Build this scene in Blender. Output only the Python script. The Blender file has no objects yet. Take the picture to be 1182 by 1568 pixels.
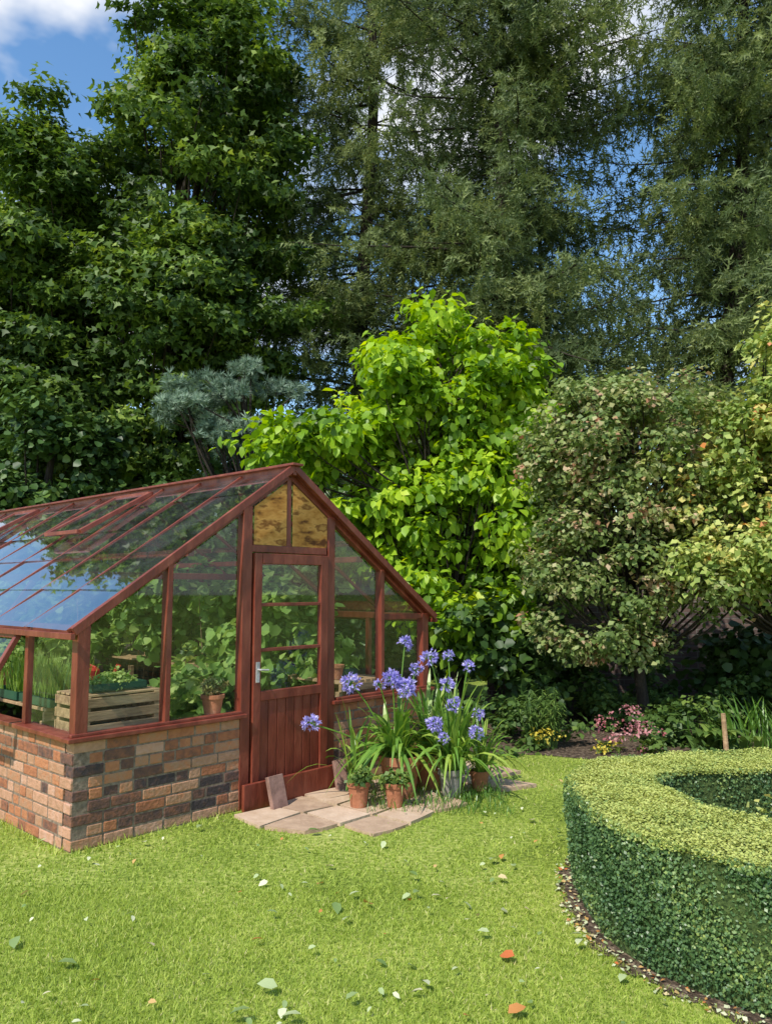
import bpy, math, random
import numpy as np
from mathutils import Vector, Matrix
rng=np.random.default_rng(11); random.seed(5)
scene=bpy.context.scene
COL=scene.collection
# ------------------------------------------------------------------ materials
def newmat(name):
    m=bpy.data.materials.new(name); m.use_nodes=True
    nt=m.node_tree; nt.nodes.clear()
    return m,nt,nt.nodes.new('ShaderNodeOutputMaterial')
def N(nt,t,**k):
    n=nt.nodes.new(t)
    for a,b in k.items(): setattr(n,a,b)
    return n
def ramp(nt,stops,interp='LINEAR'):
    r=N(nt,'ShaderNodeValToRGB'); r.color_ramp.interpolation=interp
    e=r.color_ramp.elements
    while len(e)>1: e.remove(e[-1])
    e[0].position=stops[0][0]; e[0].color=(*stops[0][1],1)
    for p,c in stops[1:]:
        x=e.new(p); x.color=(*c,1)
    return r
def leafmat(name,stops,trans=0.35,rough=0.5,spec=0.35):
    m,nt,out=newmat(name); L=nt.links
    a=N(nt,'ShaderNodeAttribute',attribute_name='tint')
    r=ramp(nt,stops); L.new(a.outputs['Fac'],r.inputs[0])
    p=N(nt,'ShaderNodeBsdfPrincipled'); p.inputs['Roughness'].default_value=rough
    p.inputs['Specular IOR Level'].default_value=spec
    L.new(r.outputs[0],p.inputs['Base Color'])
    t=N(nt,'ShaderNodeBsdfTranslucent')
    hs=N(nt,'ShaderNodeHueSaturation'); hs.inputs['Hue'].default_value=0.485; hs.inputs['Saturation'].default_value=1.1; hs.inputs['Value'].default_value=1.35
    L.new(r.outputs[0],hs.inputs['Color']); L.new(hs.outputs[0],t.inputs[0])
    mx=N(nt,'ShaderNodeMixShader'); mx.inputs[0].default_value=trans
    L.new(p.outputs[0],mx.inputs[1]); L.new(t.outputs[0],mx.inputs[2]); L.new(mx.outputs[0],out.inputs[0])
    return m
def noisemat(name,stops,scale=8,rough=0.8,bump=0.3,bscale=40,stretch=(1,1,1),detail=6,spec=0.3,tint=0.0,dist=0.01):
    m,nt,out=newmat(name); L=nt.links
    tc=N(nt,'ShaderNodeTexCoord'); mp=N(nt,'ShaderNodeMapping'); mp.inputs['Scale'].default_value=stretch
    L.new(tc.outputs['Object'],mp.inputs[0])
    no=N(nt,'ShaderNodeTexNoise'); no.inputs['Scale'].default_value=scale; no.inputs['Detail'].default_value=detail; no.inputs['Roughness'].default_value=0.6
    L.new(mp.outputs[0],no.inputs[0])
    r=ramp(nt,stops)
    if tint>0:
        a=N(nt,'ShaderNodeAttribute',attribute_name='tint')
        mx=N(nt,'ShaderNodeMix'); mx.inputs[0].default_value=tint
        L.new(no.outputs[0],mx.inputs[2]); L.new(a.outputs['Fac'],mx.inputs[3]); L.new(mx.outputs[0],r.inputs[0])
    else: L.new(no.outputs[0],r.inputs[0])
    p=N(nt,'ShaderNodeBsdfPrincipled'); p.inputs['Roughness'].default_value=rough; p.inputs['Specular IOR Level'].default_value=spec
    L.new(r.outputs[0],p.inputs['Base Color'])
    n2=N(nt,'ShaderNodeTexNoise'); n2.inputs['Scale'].default_value=bscale; n2.inputs['Detail'].default_value=8
    L.new(mp.outputs[0],n2.inputs[0])
    b=N(nt,'ShaderNodeBump'); b.inputs['Strength'].default_value=bump; b.inputs['Distance'].default_value=dist
    L.new(n2.outputs[0],b.inputs['Height']); L.new(b.outputs[0],p.inputs['Normal'])
    L.new(p.outputs[0],out.inputs[0]); return m
def glassmat(name,base,power,dirt,dcol=(0.5,0.55,0.5)):
    m,nt,out=newmat(name); L=nt.links
    lw=N(nt,'ShaderNodeLayerWeight'); lw.inputs[0].default_value=0.5
    pw=N(nt,'ShaderNodeMath',operation='POWER'); pw.inputs[1].default_value=power; L.new(lw.outputs['Facing'],pw.inputs[0])
    ma=N(nt,'ShaderNodeMath',operation='MULTIPLY_ADD'); ma.inputs[1].default_value=0.9-base; ma.inputs[2].default_value=base; ma.use_clamp=True
    L.new(pw.outputs[0],ma.inputs[0])
    tr=N(nt,'ShaderNodeBsdfTransparent'); tr.inputs[0].default_value=(0.93,0.97,0.95,1)
    gl=N(nt,'ShaderNodeBsdfGlossy'); gl.inputs['Roughness'].default_value=0.02
    mx=N(nt,'ShaderNodeMixShader'); L.new(ma.outputs[0],mx.inputs[0]); L.new(tr.outputs[0],mx.inputs[1]); L.new(gl.outputs[0],mx.inputs[2])
    df=N(nt,'ShaderNodeBsdfDiffuse'); df.inputs[0].default_value=(*dcol,1)
    tc=N(nt,'ShaderNodeTexCoord'); no=N(nt,'ShaderNodeTexNoise'); no.inputs['Scale'].default_value=3; no.inputs['Detail'].default_value=8
    L.new(tc.outputs['Object'],no.inputs[0])
    mr=N(nt,'ShaderNodeMapRange'); mr.inputs['From Min'].default_value=0.4; mr.inputs['From Max'].default_value=0.75; mr.inputs['To Max'].default_value=dirt*2.2; mr.inputs['To Min'].default_value=dirt*0.4
    L.new(no.outputs[0],mr.inputs[0])
    m2=N(nt,'ShaderNodeMixShader'); L.new(mr.outputs[0],m2.inputs[0]); L.new(mx.outputs[0],m2.inputs[1]); L.new(df.outputs[0],m2.inputs[2])
    L.new(m2.outputs[0],out.inputs[0]); return m

M={}
M['red']=noisemat('red_stained_timber',[(0.25,(0.09,0.016,0.010)),(0.5,(0.19,0.038,0.020)),(0.7,(0.26,0.07,0.04)),(0.85,(0.33,0.15,0.10))],scale=9,rough=0.45,bump=0.35,bscale=60,stretch=(1,1,0.3),spec=0.5)
M['ply']=noisemat('plywood_board',[(0.36,(0.11,0.035,0.008)),(0.44,(0.46,0.20,0.04)),(0.55,(0.62,0.31,0.08)),(0.62,(0.22,0.08,0.015)),(0.7,(0.48,0.24,0.06))],scale=4,rough=0.7,bump=0.2,stretch=(1,1,2.2),detail=3)
M['wood']=noisemat('weathered_timber',[(0.3,(0.22,0.13,0.07)),(0.6,(0.48,0.31,0.17)),(0.8,(0.58,0.42,0.26))],scale=10,rough=0.8,stretch=(0.4,3,3))
M['oldwood']=noisemat('grey_timber',[(0.3,(0.16,0.09,0.07)),(0.7,(0.40,0.24,0.19))],scale=10,rough=0.9)
M['mortar']=noisemat('mortar',[(0.3,(0.12,0.085,0.06)),(0.7,(0.32,0.24,0.18))],scale=30,rough=0.95,bump=0.6)
M['terra']=noisemat('terracotta',[(0.3,(0.27,0.10,0.05)),(0.6,(0.46,0.19,0.10)),(0.8,(0.50,0.32,0.23))],scale=9,rough=0.85)
M['greypot']=noisemat('grey_pot',[(0.3,(0.18,0.17,0.15)),(0.7,(0.35,0.33,0.3))],scale=9,rough=0.85)
M['soil']=noisemat('soil',[(0.3,(0.03,0.02,0.012)),(0.52,(0.10,0.068,0.045)),(0.68,(0.30,0.23,0.16))],scale=26,rough=0.95,bump=1,bscale=60,dist=0.03)
M['gravel']=noisemat('gravel_floor',[(0.3,(0.10,0.08,0.06)),(0.7,(0.25,0.21,0.17))],scale=40,rough=0.95,bump=1)
M['stone']=noisemat('paving_stone',[(0.2,(0.27,0.17,0.11)),(0.5,(0.48,0.34,0.23)),(0.8,(0.64,0.49,0.36))],scale=11,rough=0.85,bump=0.5,tint=0.4)
M['bark']=noisemat('bark',[(0.3,(0.018,0.014,0.010)),(0.6,(0.055,0.042,0.032)),(0.8,(0.12,0.10,0.08))],scale=9,rough=0.9,bump=0.8,stretch=(3,3,0.6),dist=0.03)
M['metal']=noisemat('handle_metal',[(0.3,(0.3,0.3,0.3)),(0.7,(0.5,0.5,0.5))],rough=0.35)
M['tray']=noisemat('green_plastic',[(0.3,(0.015,0.06,0.04)),(0.7,(0.03,0.10,0.06))],rough=0.4,bump=0)
M['redp']=noisemat('red_plastic',[(0.3,(0.45,0.03,0.02)),(0.7,(0.6,0.05,0.03))],rough=0.4,bump=0)
M['blackp']=noisemat('black_plastic',[(0.3,(0.01,0.01,0.01)),(0.7,(0.025,0.025,0.025))],rough=0.4,bump=0)
M['glass']=glassmat('window_glass',0.06,4.5,0.012)
M['roofglass']=glassmat('roof_glass',0.20,1.3,0.03,(0.6,0.65,0.66))
M['brick']=noisemat('brick_clay',[(0.0,(0.04,0.034,0.037)),(0.22,(0.065,0.048,0.048)),(0.34,(0.17,0.085,0.06)),(0.46,(0.34,0.13,0.065)),(0.58,(0.46,0.19,0.09)),(0.68,(0.40,0.22,0.13)),(0.78,(0.52,0.28,0.18)),(1,(0.58,0.41,0.34))],scale=20,rough=0.9,bump=1,tint=0.6,dist=0.008)
m,nt,out=newmat('old_brick_wall'); L=nt.links
tc=N(nt,'ShaderNodeTexCoord'); sp=N(nt,'ShaderNodeSeparateXYZ'); cb=N(nt,'ShaderNodeCombineXYZ')
L.new(tc.outputs['Object'],sp.inputs[0]); ad=N(nt,'ShaderNodeMath',operation='ADD'); L.new(sp.outputs[0],ad.inputs[0]); L.new(sp.outputs[1],ad.inputs[1])
L.new(ad.outputs[0],cb.inputs[0]); L.new(sp.outputs[2],cb.inputs[1])
bt=N(nt,'ShaderNodeTexBrick'); bt.inputs['Scale'].default_value=1; bt.inputs['Brick Width'].default_value=0.225; bt.inputs['Row Height'].default_value=0.075; bt.inputs['Mortar Size'].default_value=0.006
bt.inputs['Color1'].default_value=(0.26,0.17,0.14,1); bt.inputs['Color2'].default_value=(0.13,0.09,0.085,1); bt.inputs['Mortar'].default_value=(0.26,0.24,0.21,1)
L.new(cb.outputs[0],bt.inputs[0])
no=N(nt,'ShaderNodeTexNoise'); no.inputs['Scale'].default_value=5; L.new(tc.outputs['Object'],no.inputs[0])
mx=N(nt,'ShaderNodeMix',data_type='RGBA',blend_type='MULTIPLY'); mx.inputs[0].default_value=0.7; L.new(bt.outputs[0],mx.inputs[6]); L.new(no.outputs[0],mx.inputs[7])
p=N(nt,'ShaderNodeBsdfPrincipled'); p.inputs['Roughness'].default_value=0.95; L.new(mx.outputs[2],p.inputs['Base Color'])
b=N(nt,'ShaderNodeBump'); b.inputs['Strength'].default_value=0.8; b.inputs['Distance'].default_value=0.01; b.invert=True; L.new(bt.outputs['Fac'],b.inputs['Height']); L.new(b.outputs[0],p.inputs['Normal']); L.new(p.outputs[0],out.inputs[0]); M['oldbrick']=m
m,nt,out=newmat('lawn_ground'); L=nt.links
tc=N(nt,'ShaderNodeTexCoord'); a=N(nt,'ShaderNodeTexNoise'); a.inputs['Scale'].default_value=1.3; a.inputs['Detail'].default_value=5
b2=N(nt,'ShaderNodeTexNoise'); b2.inputs['Scale'].default_value=30; b2.inputs['Detail'].default_value=6
L.new(tc.outputs['Object'],a.inputs[0]); L.new(tc.outputs['Object'],b2.inputs[0])
mx=N(nt,'ShaderNodeMix'); mx.inputs[0].default_value=0.6; L.new(a.outputs[0],mx.inputs[2]); L.new(b2.outputs[0],mx.inputs[3])
r=ramp(nt,[(0.34,(0.08,0.12,0.018)),(0.5,(0.23,0.30,0.05)),(0.64,(0.42,0.44,0.13))]); L.new(mx.outputs[0],r.inputs[0])
p=N(nt,'ShaderNodeBsdfPrincipled'); p.inputs['Roughness'].default_value=0.95; p.inputs['Specular IOR Level'].default_value=0.1; L.new(r.outputs[0],p.inputs['Base Color'])
bb=N(nt,'ShaderNodeBump'); bb.inputs['Strength'].default_value=1; bb.inputs['Distance'].default_value=0.02; L.new(b2.outputs[0],bb.inputs['Height']); L.new(bb.outputs[0],p.inputs['Normal']); L.new(p.outputs[0],out.inputs[0]); M['lawn']=m

M['grass']=leafmat('grass_blades',[(0,(0.12,0.19,0.025)),(0.3,(0.25,0.35,0.045)),(0.55,(0.38,0.49,0.075)),(0.8,(0.52,0.58,0.13)),(1,(0.66,0.60,0.30))],trans=0.3,rough=0.6)
M['maple']=leafmat('maple_leaves',[(0,(0.025,0.052,0.013)),(0.45,(0.065,0.125,0.022)),(0.75,(0.17,0.27,0.04)),(1,(0.34,0.44,0.08))],trans=0.35,rough=0.5)
M['larch']=leafmat('larch_needles',[(0,(0.05,0.08,0.035)),(0.5,(0.13,0.18,0.065)),(1,(0.27,0.32,0.11))],trans=0.3,rough=0.6)
M['pine']=leafmat('blue_pine_needles',[(0,(0.10,0.16,0.11)),(0.5,(0.21,0.30,0.21)),(1,(0.34,0.45,0.33))],trans=0.2)
M['mulb']=leafmat('mulberry_leaves',[(0,(0.08,0.17,0.014)),(0.45,(0.22,0.39,0.024)),(0.8,(0.42,0.59,0.035)),(1,(0.58,0.70,0.07))],trans=0.42,rough=0.42)
M['crab']=leafmat('crab_leaves',[(0,(0.07,0.12,0.025)),(0.4,(0.18,0.26,0.07)),(0.65,(0.31,0.36,0.13)),(0.8,(0.50,0.46,0.24)),(0.9,(0.42,0.20,0.11)),(1,(0.60,0.45,0.30))],trans=0.3)
M['gold']=leafmat('golden_leaves',[(0,(0.10,0.17,0.025)),(0.35,(0.26,0.36,0.08)),(0.7,(0.52,0.56,0.17)),(0.9,(0.66,0.54,0.16)),(1,(0.58,0.22,0.06))],trans=0.3)
M['laurel']=leafmat('laurel_leaves',[(0,(0.02,0.05,0.012)),(0.6,(0.06,0.12,0.025)),(1,(0.12,0.20,0.04))],trans=0.2,rough=0.45)
M['border']=leafmat('border_leaves',[(0,(0.04,0.09,0.02)),(0.6,(0.11,0.19,0.04)),(1,(0.24,0.33,0.07))],trans=0.3)
M['vine']=leafmat('vine_leaves',[(0,(0.10,0.20,0.04)),(0.6,(0.27,0.42,0.10)),(1,(0.48,0.58,0.18))],trans=0.4)
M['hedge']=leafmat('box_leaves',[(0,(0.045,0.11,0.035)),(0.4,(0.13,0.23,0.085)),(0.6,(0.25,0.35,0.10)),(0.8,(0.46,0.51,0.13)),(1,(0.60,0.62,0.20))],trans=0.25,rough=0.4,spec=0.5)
M['hcore']=noisemat('hedge_core',[(0.3,(0.03,0.055,0.015)),(0.7,(0.09,0.13,0.035))],scale=60,rough=1,bump=1,dist=0.03)
M['strap']=leafmat('strap_leaves',[(0,(0.07,0.17,0.025)),(0.6,(0.17,0.32,0.045)),(1,(0.36,0.48,0.08))],trans=0.3,rough=0.35,spec=0.5)
M['blue']=leafmat('agapanthus_petals',[(0,(0.28,0.22,0.62)),(0.5,(0.45,0.39,0.80)),(1,(0.68,0.63,0.92))],trans=0.35)
M['pink']=leafmat('pink_petals',[(0,(0.45,0.12,0.14)),(0.6,(0.60,0.27,0.28)),(1,(0.72,0.48,0.44))],trans=0.3)
M['yellow']=leafmat('yellow_petals',[(0,(0.55,0.42,0.04)),(1,(0.8,0.7,0.12))],trans=0.3)
M['heather']=leafmat('heather_leaves',[(0,(0.2,0.25,0.06)),(0.6,(0.45,0.38,0.14)),(1,(0.55,0.30,0.15))],trans=0.3)
M['fallen']=leafmat('fallen_leaves',[(0,(0.16,0.25,0.07)),(0.3,(0.38,0.46,0.22)),(0.7,(0.68,0.68,0.46)),(0.87,(0.55,0.33,0.10)),(1,(0.55,0.15,0.05))],trans=0.15)
# ------------------------------------------------------------------ mesh tools
def link(o,parent=None):
    COL.objects.link(o)
    if parent: o.parent=parent
    return o
def empty(name,loc=(0,0,0),rz=0):
    e=bpy.data.objects.new(name,None); e.empty_display_size=0.2; e.location=loc; e.rotation_euler=(0,0,rz); COL.objects.link(e); return e
def np_obj(name,V,F,tint,mat,parent=None,off=None):
    V=np.asarray(V,dtype=np.float32).reshape(-1,3)
    if off is not None: V=V-np.asarray(off,dtype=np.float32)
    F=np.asarray(F,dtype=np.int32); q=F.shape[1]; n=len(F)
    me=bpy.data.meshes.new(name); me.vertices.add(len(V)); me.vertices.foreach_set('co',V.ravel())
    me.loops.add(n*q); me.loops.foreach_set('vertex_index',F.ravel())
    me.polygons.add(n); me.polygons.foreach_set('loop_start',np.arange(0,n*q,q,dtype=np.int32))
    at=me.attributes.new('tint','FLOAT','FACE'); at.data.foreach_set('value',np.clip(np.asarray(tint,dtype=np.float32),0,1))
    me.update(calc_edges=True)
    me.materials.append(mat); o=bpy.data.objects.new(name,me); return link(o,parent)
def bake(name,T,pos,R,scale,tint,mat,parent=None,off=None):
    tv,tf=T; n=len(pos); k=len(tv)
    sc=np.asarray(scale,dtype=float).reshape(n,-1)
    if sc.shape[1]==1: sc=np.repeat(sc,3,1)
    tvs=tv[None,:,:]*sc[:,None,:]
    V=np.einsum('nij,nkj->nki',R,tvs)+pos[:,None,:]
    F=(tf[None,:,:]+(np.arange(n)*k)[:,None,None]).reshape(-1,tf.shape[1])
    return np_obj(name,V,F,np.repeat(tint,len(tf)),mat,parent,off)
def nrm(a): return a/np.maximum(np.linalg.norm(a,axis=-1,keepdims=True),1e-9)
def rdir(n): return nrm(rng.normal(size=(n,3)))
def frames(nor,dr):
    nor=nrm(nor); dr=nrm(dr-nor*np.sum(dr*nor,-1,keepdims=True)); x=np.cross(dr,nor)
    return np.stack([x,dr,nor],axis=-1)
LEAF4=(np.array([(0,0,0),(.38,.45,.08),(0,1,-.05),(-.38,.45,.08)]),np.array([(0,1,2,3)]))
LEAFW=(np.array([(0,0,0),(.5,.25,.08),(.38,.75,.02),(0,1,-.1),(-.38,.75,.02),(-.5,.25,.08)]),np.array([(0,1,2,3),(0,3,4,5)]))
STAR=(np.array([(0,0,0),(.62,.30,.08),(.20,.52,.0),(0,1.05,-.12),(-.20,.52,.0),(-.62,.30,.08),(0.0,.45,0)]),np.array([(0,1,2,6),(6,2,3,4),(0,6,4,5)]))
LEAF7=(np.array([(0,0,0),(.3,.28,.07),(.27,.68,.0),(0,1,-.2),(-.27,.68,.0),(-.3,.28,.07),(0,.5,-.03)]),np.array([(0,1,2,6),(6,2,3,4),(0,6,4,5)]))
def spray(nn,out_,fw,w):
    v=[];f=[]
    for k in range(nn):
        ph=k*2.4; b=np.array([0,k/nn,0]); o=np.array([math.cos(ph),0,math.sin(ph)])
        s=np.array([-math.sin(ph),0.3,math.cos(ph)])*w
        v+= [b-s,b+s,b+o*out_+np.array([0,fw,0])]; f.append((3*k,3*k+1,3*k+2))
    return np.array(v),np.array(f)
SPRAY=spray(12,.32,.24,.062)
v=[];f=[]
for k in range(20):
    d=np.random.default_rng(k).normal(size=3); d[2]=abs(d[2])*0.8+0.1; d/=np.linalg.norm(d); s=np.cross(d,[0.3,0.5,0.8]); s/=np.linalg.norm(s); s*=.07
    v+=[-s,s,d]; f.append((3*k,3*k+1,3*k+2))
TUFT=(np.array(v),np.array(f))
class MB:
    def __init__(s): s.v=[];s.f=[];s.t=[]
    def box(s,c,size,Rm=None,tint=.5):
        i=len(s.v); c=Vector(c)
        for dx in(-.5,.5):
            for dy in(-.5,.5):
                for dz in(-.5,.5):
                    p=Vector((dx*size[0],dy*size[1],dz*size[2]))
                    if Rm is not None: p=Rm@p
                    s.v.append(tuple(c+p))
        for q in [(0,1,3,2),(4,6,7,5),(0,4,5,1),(2,3,7,6),(0,2,6,4),(1,5,7,3)]:
            s.f.append(tuple(i+a for a in q)); s.t.append(tint)
    def beam(s,p,q,w,h,up=(0,0,1),tint=.5):
        p=Vector(p);q=Vector(q);d=(q-p);l=d.length;y=d.normalized();up=Vector(up)
        if abs(y.dot(up))>.95: up=Vector((1,0,0))
        x=y.cross(up).normalized();z=x.cross(y)
        s.box((p+q)/2,(w,l,h),Matrix((x,y,z)).transposed(),tint)
    def poly(s,pts,tint=.5):
        i=len(s.v); s.v+= [tuple(p) for p in pts]; s.f.append(tuple(range(i,i+len(pts)))); s.t.append(tint)
    def tube(s,pts,rad,n=6,tint=.5):
        i0=len(s.v); P=[Vector(p) for p in pts]
        for k,p in enumerate(P):
            d=(P[min(k+1,len(P)-1)]-P[max(k-1,0)]).normalized()
            a=d.cross(Vector((0,0,1)) if abs(d.z)<.9 else Vector((1,0,0))).normalized(); b=d.cross(a)
            for j in range(n):
                t=2*math.pi*j/n; s.v.append(tuple(p+(a*math.cos(t)+b*math.sin(t))*rad[k]))
        for k in range(len(P)-1):
            for j in range(n):
                s.f.append((i0+k*n+j,i0+k*n+(j+1)%n,i0+(k+1)*n+(j+1)%n,i0+(k+1)*n+j)); s.t.append(tint)
    def lathe(s,c,prof,n=24,tint=.5):
        i0=len(s.v)
        for r,z in prof:
            for j in range(n):
                t=2*math.pi*j/n; s.v.append((c[0]+r*math.cos(t),c[1]+r*math.sin(t),c[2]+z))
        for k in range(len(prof)-1):
            for j in range(n):
                s.f.append((i0+k*n+j,i0+k*n+(j+1)%n,i0+(k+1)*n+(j+1)%n,i0+(k+1)*n+j)); s.t.append(tint)
    def ribbon(s,base,az,L,w,rise,sag,reach,tint=.5,n=6,twist=0.0):
        i0=len(s.v); d=np.array([math.cos(az),math.sin(az),0]); sd=np.array([-math.sin(az),math.cos(az),twist])
        for k in range(n+1):
            t=k/n; p=np.array(base)+d*L*reach*(t**1.1)+np.array([0,0,1])*L*(rise*t-sag*t*t)
            ww=w*(0.6+0.8*t if t<.4 else (1-((t-.4)/.6)**2)*.92+.02)
            s.v.append(tuple(p+sd*ww/2+np.array([0,0,ww*.25]))); s.v.append(tuple(p-sd*ww/2+np.array([0,0,ww*.25])))
        for k in range(n):
            a=i0+2*k; s.f.append((a,a+1,a+3,a+2)); s.t.append(tint)
    def obj(s,name,mat,parent=None,bevel=0,smooth=False,off=None):
        me=bpy.data.meshes.new(name); V=s.v
        if off is not None: V=[(a-off[0],b-off[1],c-off[2]) for a,b,c in V]
        me.from_pydata(V,[],s.f); at=me.attributes.new('tint','FLOAT','FACE'); at.data.foreach_set('value',np.array(s.t,dtype=np.float32))
        me.materials.append(mat)
        if smooth: me.polygons.foreach_set('use_smooth',[True]*len(me.polygons))
        me.update(); o=link(bpy.data.objects.new(name,me),parent)
        if bevel:
            b=o.modifiers.new('bevel','BEVEL'); b.width=bevel; b.segments=2; b.limit_method='ANGLE'
        return o
def crown(ells,nc,cr,ns,sr,nl,shell=.55,flat=.75,bottom=-1.0,sq=.7):
    ells=np.array(ells,dtype=float); w=(ells[:,3]*ells[:,4]*ells[:,5])**(.72); w/=w.sum()
    e=rng.choice(len(ells),nc,p=w); d=rdir(nc); d[:,2]=np.maximum(d[:,2],bottom)
    f=rng.uniform(shell,1,nc)[:,None]
    C=ells[e,:3]+ells[e,3:]*d*f
    crs=cr*rng.uniform(.6,1.25,nc)
    sd=rdir(nc*ns).reshape(nc,ns,3); S=C[:,None]+sd*(crs[:,None,None]*rng.uniform(.35,1,(nc,ns,1)))*np.array([1,1,flat])
    P=S[:,:,None]+rng.normal(size=(nc,ns,nl,3))*sr*np.array([1,1,sq])
    out=nrm((P-C[:,None,None])*1.0/cr+ (P-ells[e,:3][:,None,None])/ells[e,3:].mean(1)[:,None,None,None]*.7)
    ct=rng.normal(size=(nc,1,1))*.14+rng.normal(size=(nc,ns,1))*.10
    t=.45+ct+rng.normal(size=(nc,ns,nl))*.13
    return P.reshape(-1,3),out.reshape(-1,3),t.ravel(),C,S.reshape(-1,3)
def leaves(name,T,P,O,t,size,mat,parent,off=None,upb=.6,ob=.5,rb=.7,droop=.3,var=.3):
    n=len(P); nor=O*ob+np.array([0,0,upb])+rdir(n)*rb
    dr=O*.5+np.array([0,0,-droop])+rdir(n)*.8
    return bake(name,T,P,frames(nor,dr),size*rng.uniform(1-var,1+var,n),t,mat,parent,off)
def bez(p0,p1,p2,n=6):
    return [tuple((1-t)**2*np.array(p0)+2*t*(1-t)*np.array(p1)+t*t*np.array(p2)) for t in np.linspace(0,1,n)]
def limbs(mb,trunk,C,r0=.06,zmin=0):
    T=np.array(trunk)
    for c in C:
        if c[2]<zmin: continue
        cand=T[T[:,2]<c[2]-0.3]
        s=cand[-1] if len(cand) else T[0]
        d=np.linalg.norm(c-s)
        s=s if len(cand)<3 else cand[-1-int(rng.integers(0,2))]
        mid=(s*.45+c*.55)+np.array([rng.normal()*.12*d,rng.normal()*.1*d,-.12*d])
        mb.tube(bez(s,mid,c,6),list(np.linspace(r0,r0*.22,6)*(.6+.1*d)),5)

# ------------------------------------------------------------------ world, sun, camera
S=Vector((-.55*.643,-.835*.643,.766)).normalized()
w=bpy.data.worlds.new('World'); scene.world=w; w.use_nodes=True; nt=w.node_tree; nt.nodes.clear(); L=nt.links
wo=N(nt,'ShaderNodeOutputWorld'); bg=N(nt,'ShaderNodeBackground'); bg.inputs[1].default_value=0.14
sky=N(nt,'ShaderNodeTexSky',sky_type='NISHITA'); sky.sun_disc=False; sky.sun_elevation=math.asin(S.z); sky.sun_rotation=math.atan2(S.x,S.y); sky.ozone_density=1.0; sky.air_density=1.2; sky.dust_density=0.3
hs=N(nt,'ShaderNodeHueSaturation'); hs.inputs['Saturation'].default_value=1.22; hs.inputs['Value'].default_value=1.5; L.new(sky.outputs[0],hs.inputs['Color'])
tc=N(nt,'ShaderNodeTexCoord'); mp=N(nt,'ShaderNodeMapping'); mp.inputs['Scale'].default_value=(1,1,1.7); mp.inputs['Location'].default_value=(0.35,0.1,0.2); L.new(tc.outputs['Generated'],mp.inputs[0])
no=N(nt,'ShaderNodeTexNoise'); no.inputs['Scale'].default_value=2.3; no.inputs['Detail'].default_value=6; no.inputs['Roughness'].default_value=.55; L.new(mp.outputs[0],no.inputs[0])
r=ramp(nt,[(0.51,(0,0,0)),(0.62,(1,1,1))]); L.new(no.outputs[0],r.inputs[0])
mx=N(nt,'ShaderNodeMix',data_type='RGBA'); L.new(r.outputs[0],mx.inputs[0]); L.new(hs.outputs[0],mx.inputs[6]); mx.inputs[7].default_value=(7.0,7.2,7.6,1)
L.new(mx.outputs[2],bg.inputs[0]); L.new(bg.outputs[0],wo.inputs[0])
sl=bpy.data.lights.new('sun','SUN'); sl.energy=5.0; sl.angle=math.radians(.53); sl.color=(1,.94,.84)
so=bpy.data.objects.new('sun',sl); so.rotation_euler=S.to_track_quat('Z','Y').to_euler(); so.location=(-6,-8,12); COL.objects.link(so)
cd=bpy.data.cameras.new('camera'); cd.sensor_fit='VERTICAL'; cd.sensor_height=24; cd.lens=12/(784/1200); cd.clip_end=2000; cd.clip_start=.05
co=bpy.data.objects.new('camera',cd); co.location=(0,0,1.6); co.rotation_euler=(math.radians(90+5.6),0,0); COL.objects.link(co); scene.camera=co
scene.view_settings.view_transform='Standard'; scene.view_settings.look='None'; scene.view_settings.exposure=0
# ------------------------------------------------------------------ ground
g=MB(); g.poly([(-200,-60,0),(200,-60,0),(200,400,0),(-200,400,0)]); g.obj('ground',M['lawn'])
g=MB(); g.poly([(x,y,.005) for x,y in [(.35,7.95),(.9,7.85),(1.5,7.75),(2.3,7.4),(3.2,7.15),(5,6.9),(9,6.7),(9,12),(-1.4,12),(-1,9.5)]]); g.obj('flower_bed_soil',M['soil'])
GA=math.atan2(.736,.677); GL=(-1.92,4.93,0)
cg,sg=math.cos(GA),math.sin(GA)
def G(x,y,z=0): return (GL[0]+x*cg-y*sg,GL[1]+x*sg+y*cg,z)
def Ginv(P):
    a=P[:,0]-GL[0]; b=P[:,1]-GL[1]; return a*cg+b*sg,-a*sg+b*cg
GH=empty('greenhouse',GL,GA)
W=3.42; Lg=6.71; ZE=1.37; ZR=2.53; SL=(ZR-ZE)/(W/2)
def brick_run(mb,axis,a0,a1,face,outs,longside=False,own_even0=True,seed=0,far=None):
    rr=random.Random(seed); H=.073
    for c in range(9):
        z=c*H+.0365
        a=a0 if a0!=0 else (0.0 if (c%2==0)==own_even0 else .105)
        first=True; hp=(.25,.6,.15,.35,.7,.2,.3,.5,.2)[c]
        if not longside and c==0: hp=0
        while a<a1-.02:
            Lb=.104 if rr.random()<hp else .215
            if first and c%2: Lb=rr.choice((.16,.104))
            first=False
            Lb=min(Lb+rr.uniform(-.008,.008),a1-a)
            if a1-a-Lb<.05: Lb=a1-a
            t=rr.gauss(.56,.17)
            if longside:
                t=rr.gauss(.74,.18)
                if rr.random()<.15: t=rr.uniform(.15,.4)
            else:
                pd=.07+(.42 if 1<=c<=4 else 0)+(.14 if c==5 else 0)
                if a>.9: pd*=.6
                if rr.random()<pd: t=rr.uniform(.0,.26)
                if c==0: t=rr.gauss(.85,.1)
            j=rr.uniform(-.003,.004); hb=H-.0095
            if axis=='x': ctr=(a+Lb/2,face+outs*(.05-j)*-1,z); size=(Lb-.010,.1,hb)
            else: ctr=(face+outs*(.05-j)*-1,a+Lb/2,z); size=(.1,Lb-.010,hb)
            Rm=Matrix.Rotation(rr.uniform(-.012,.012),3,'Y' if axis=='x' else 'X')
            mb.box(ctr,size,Rm,max(0,min(1,t)))
            a+=Lb
bm=MB()
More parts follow.
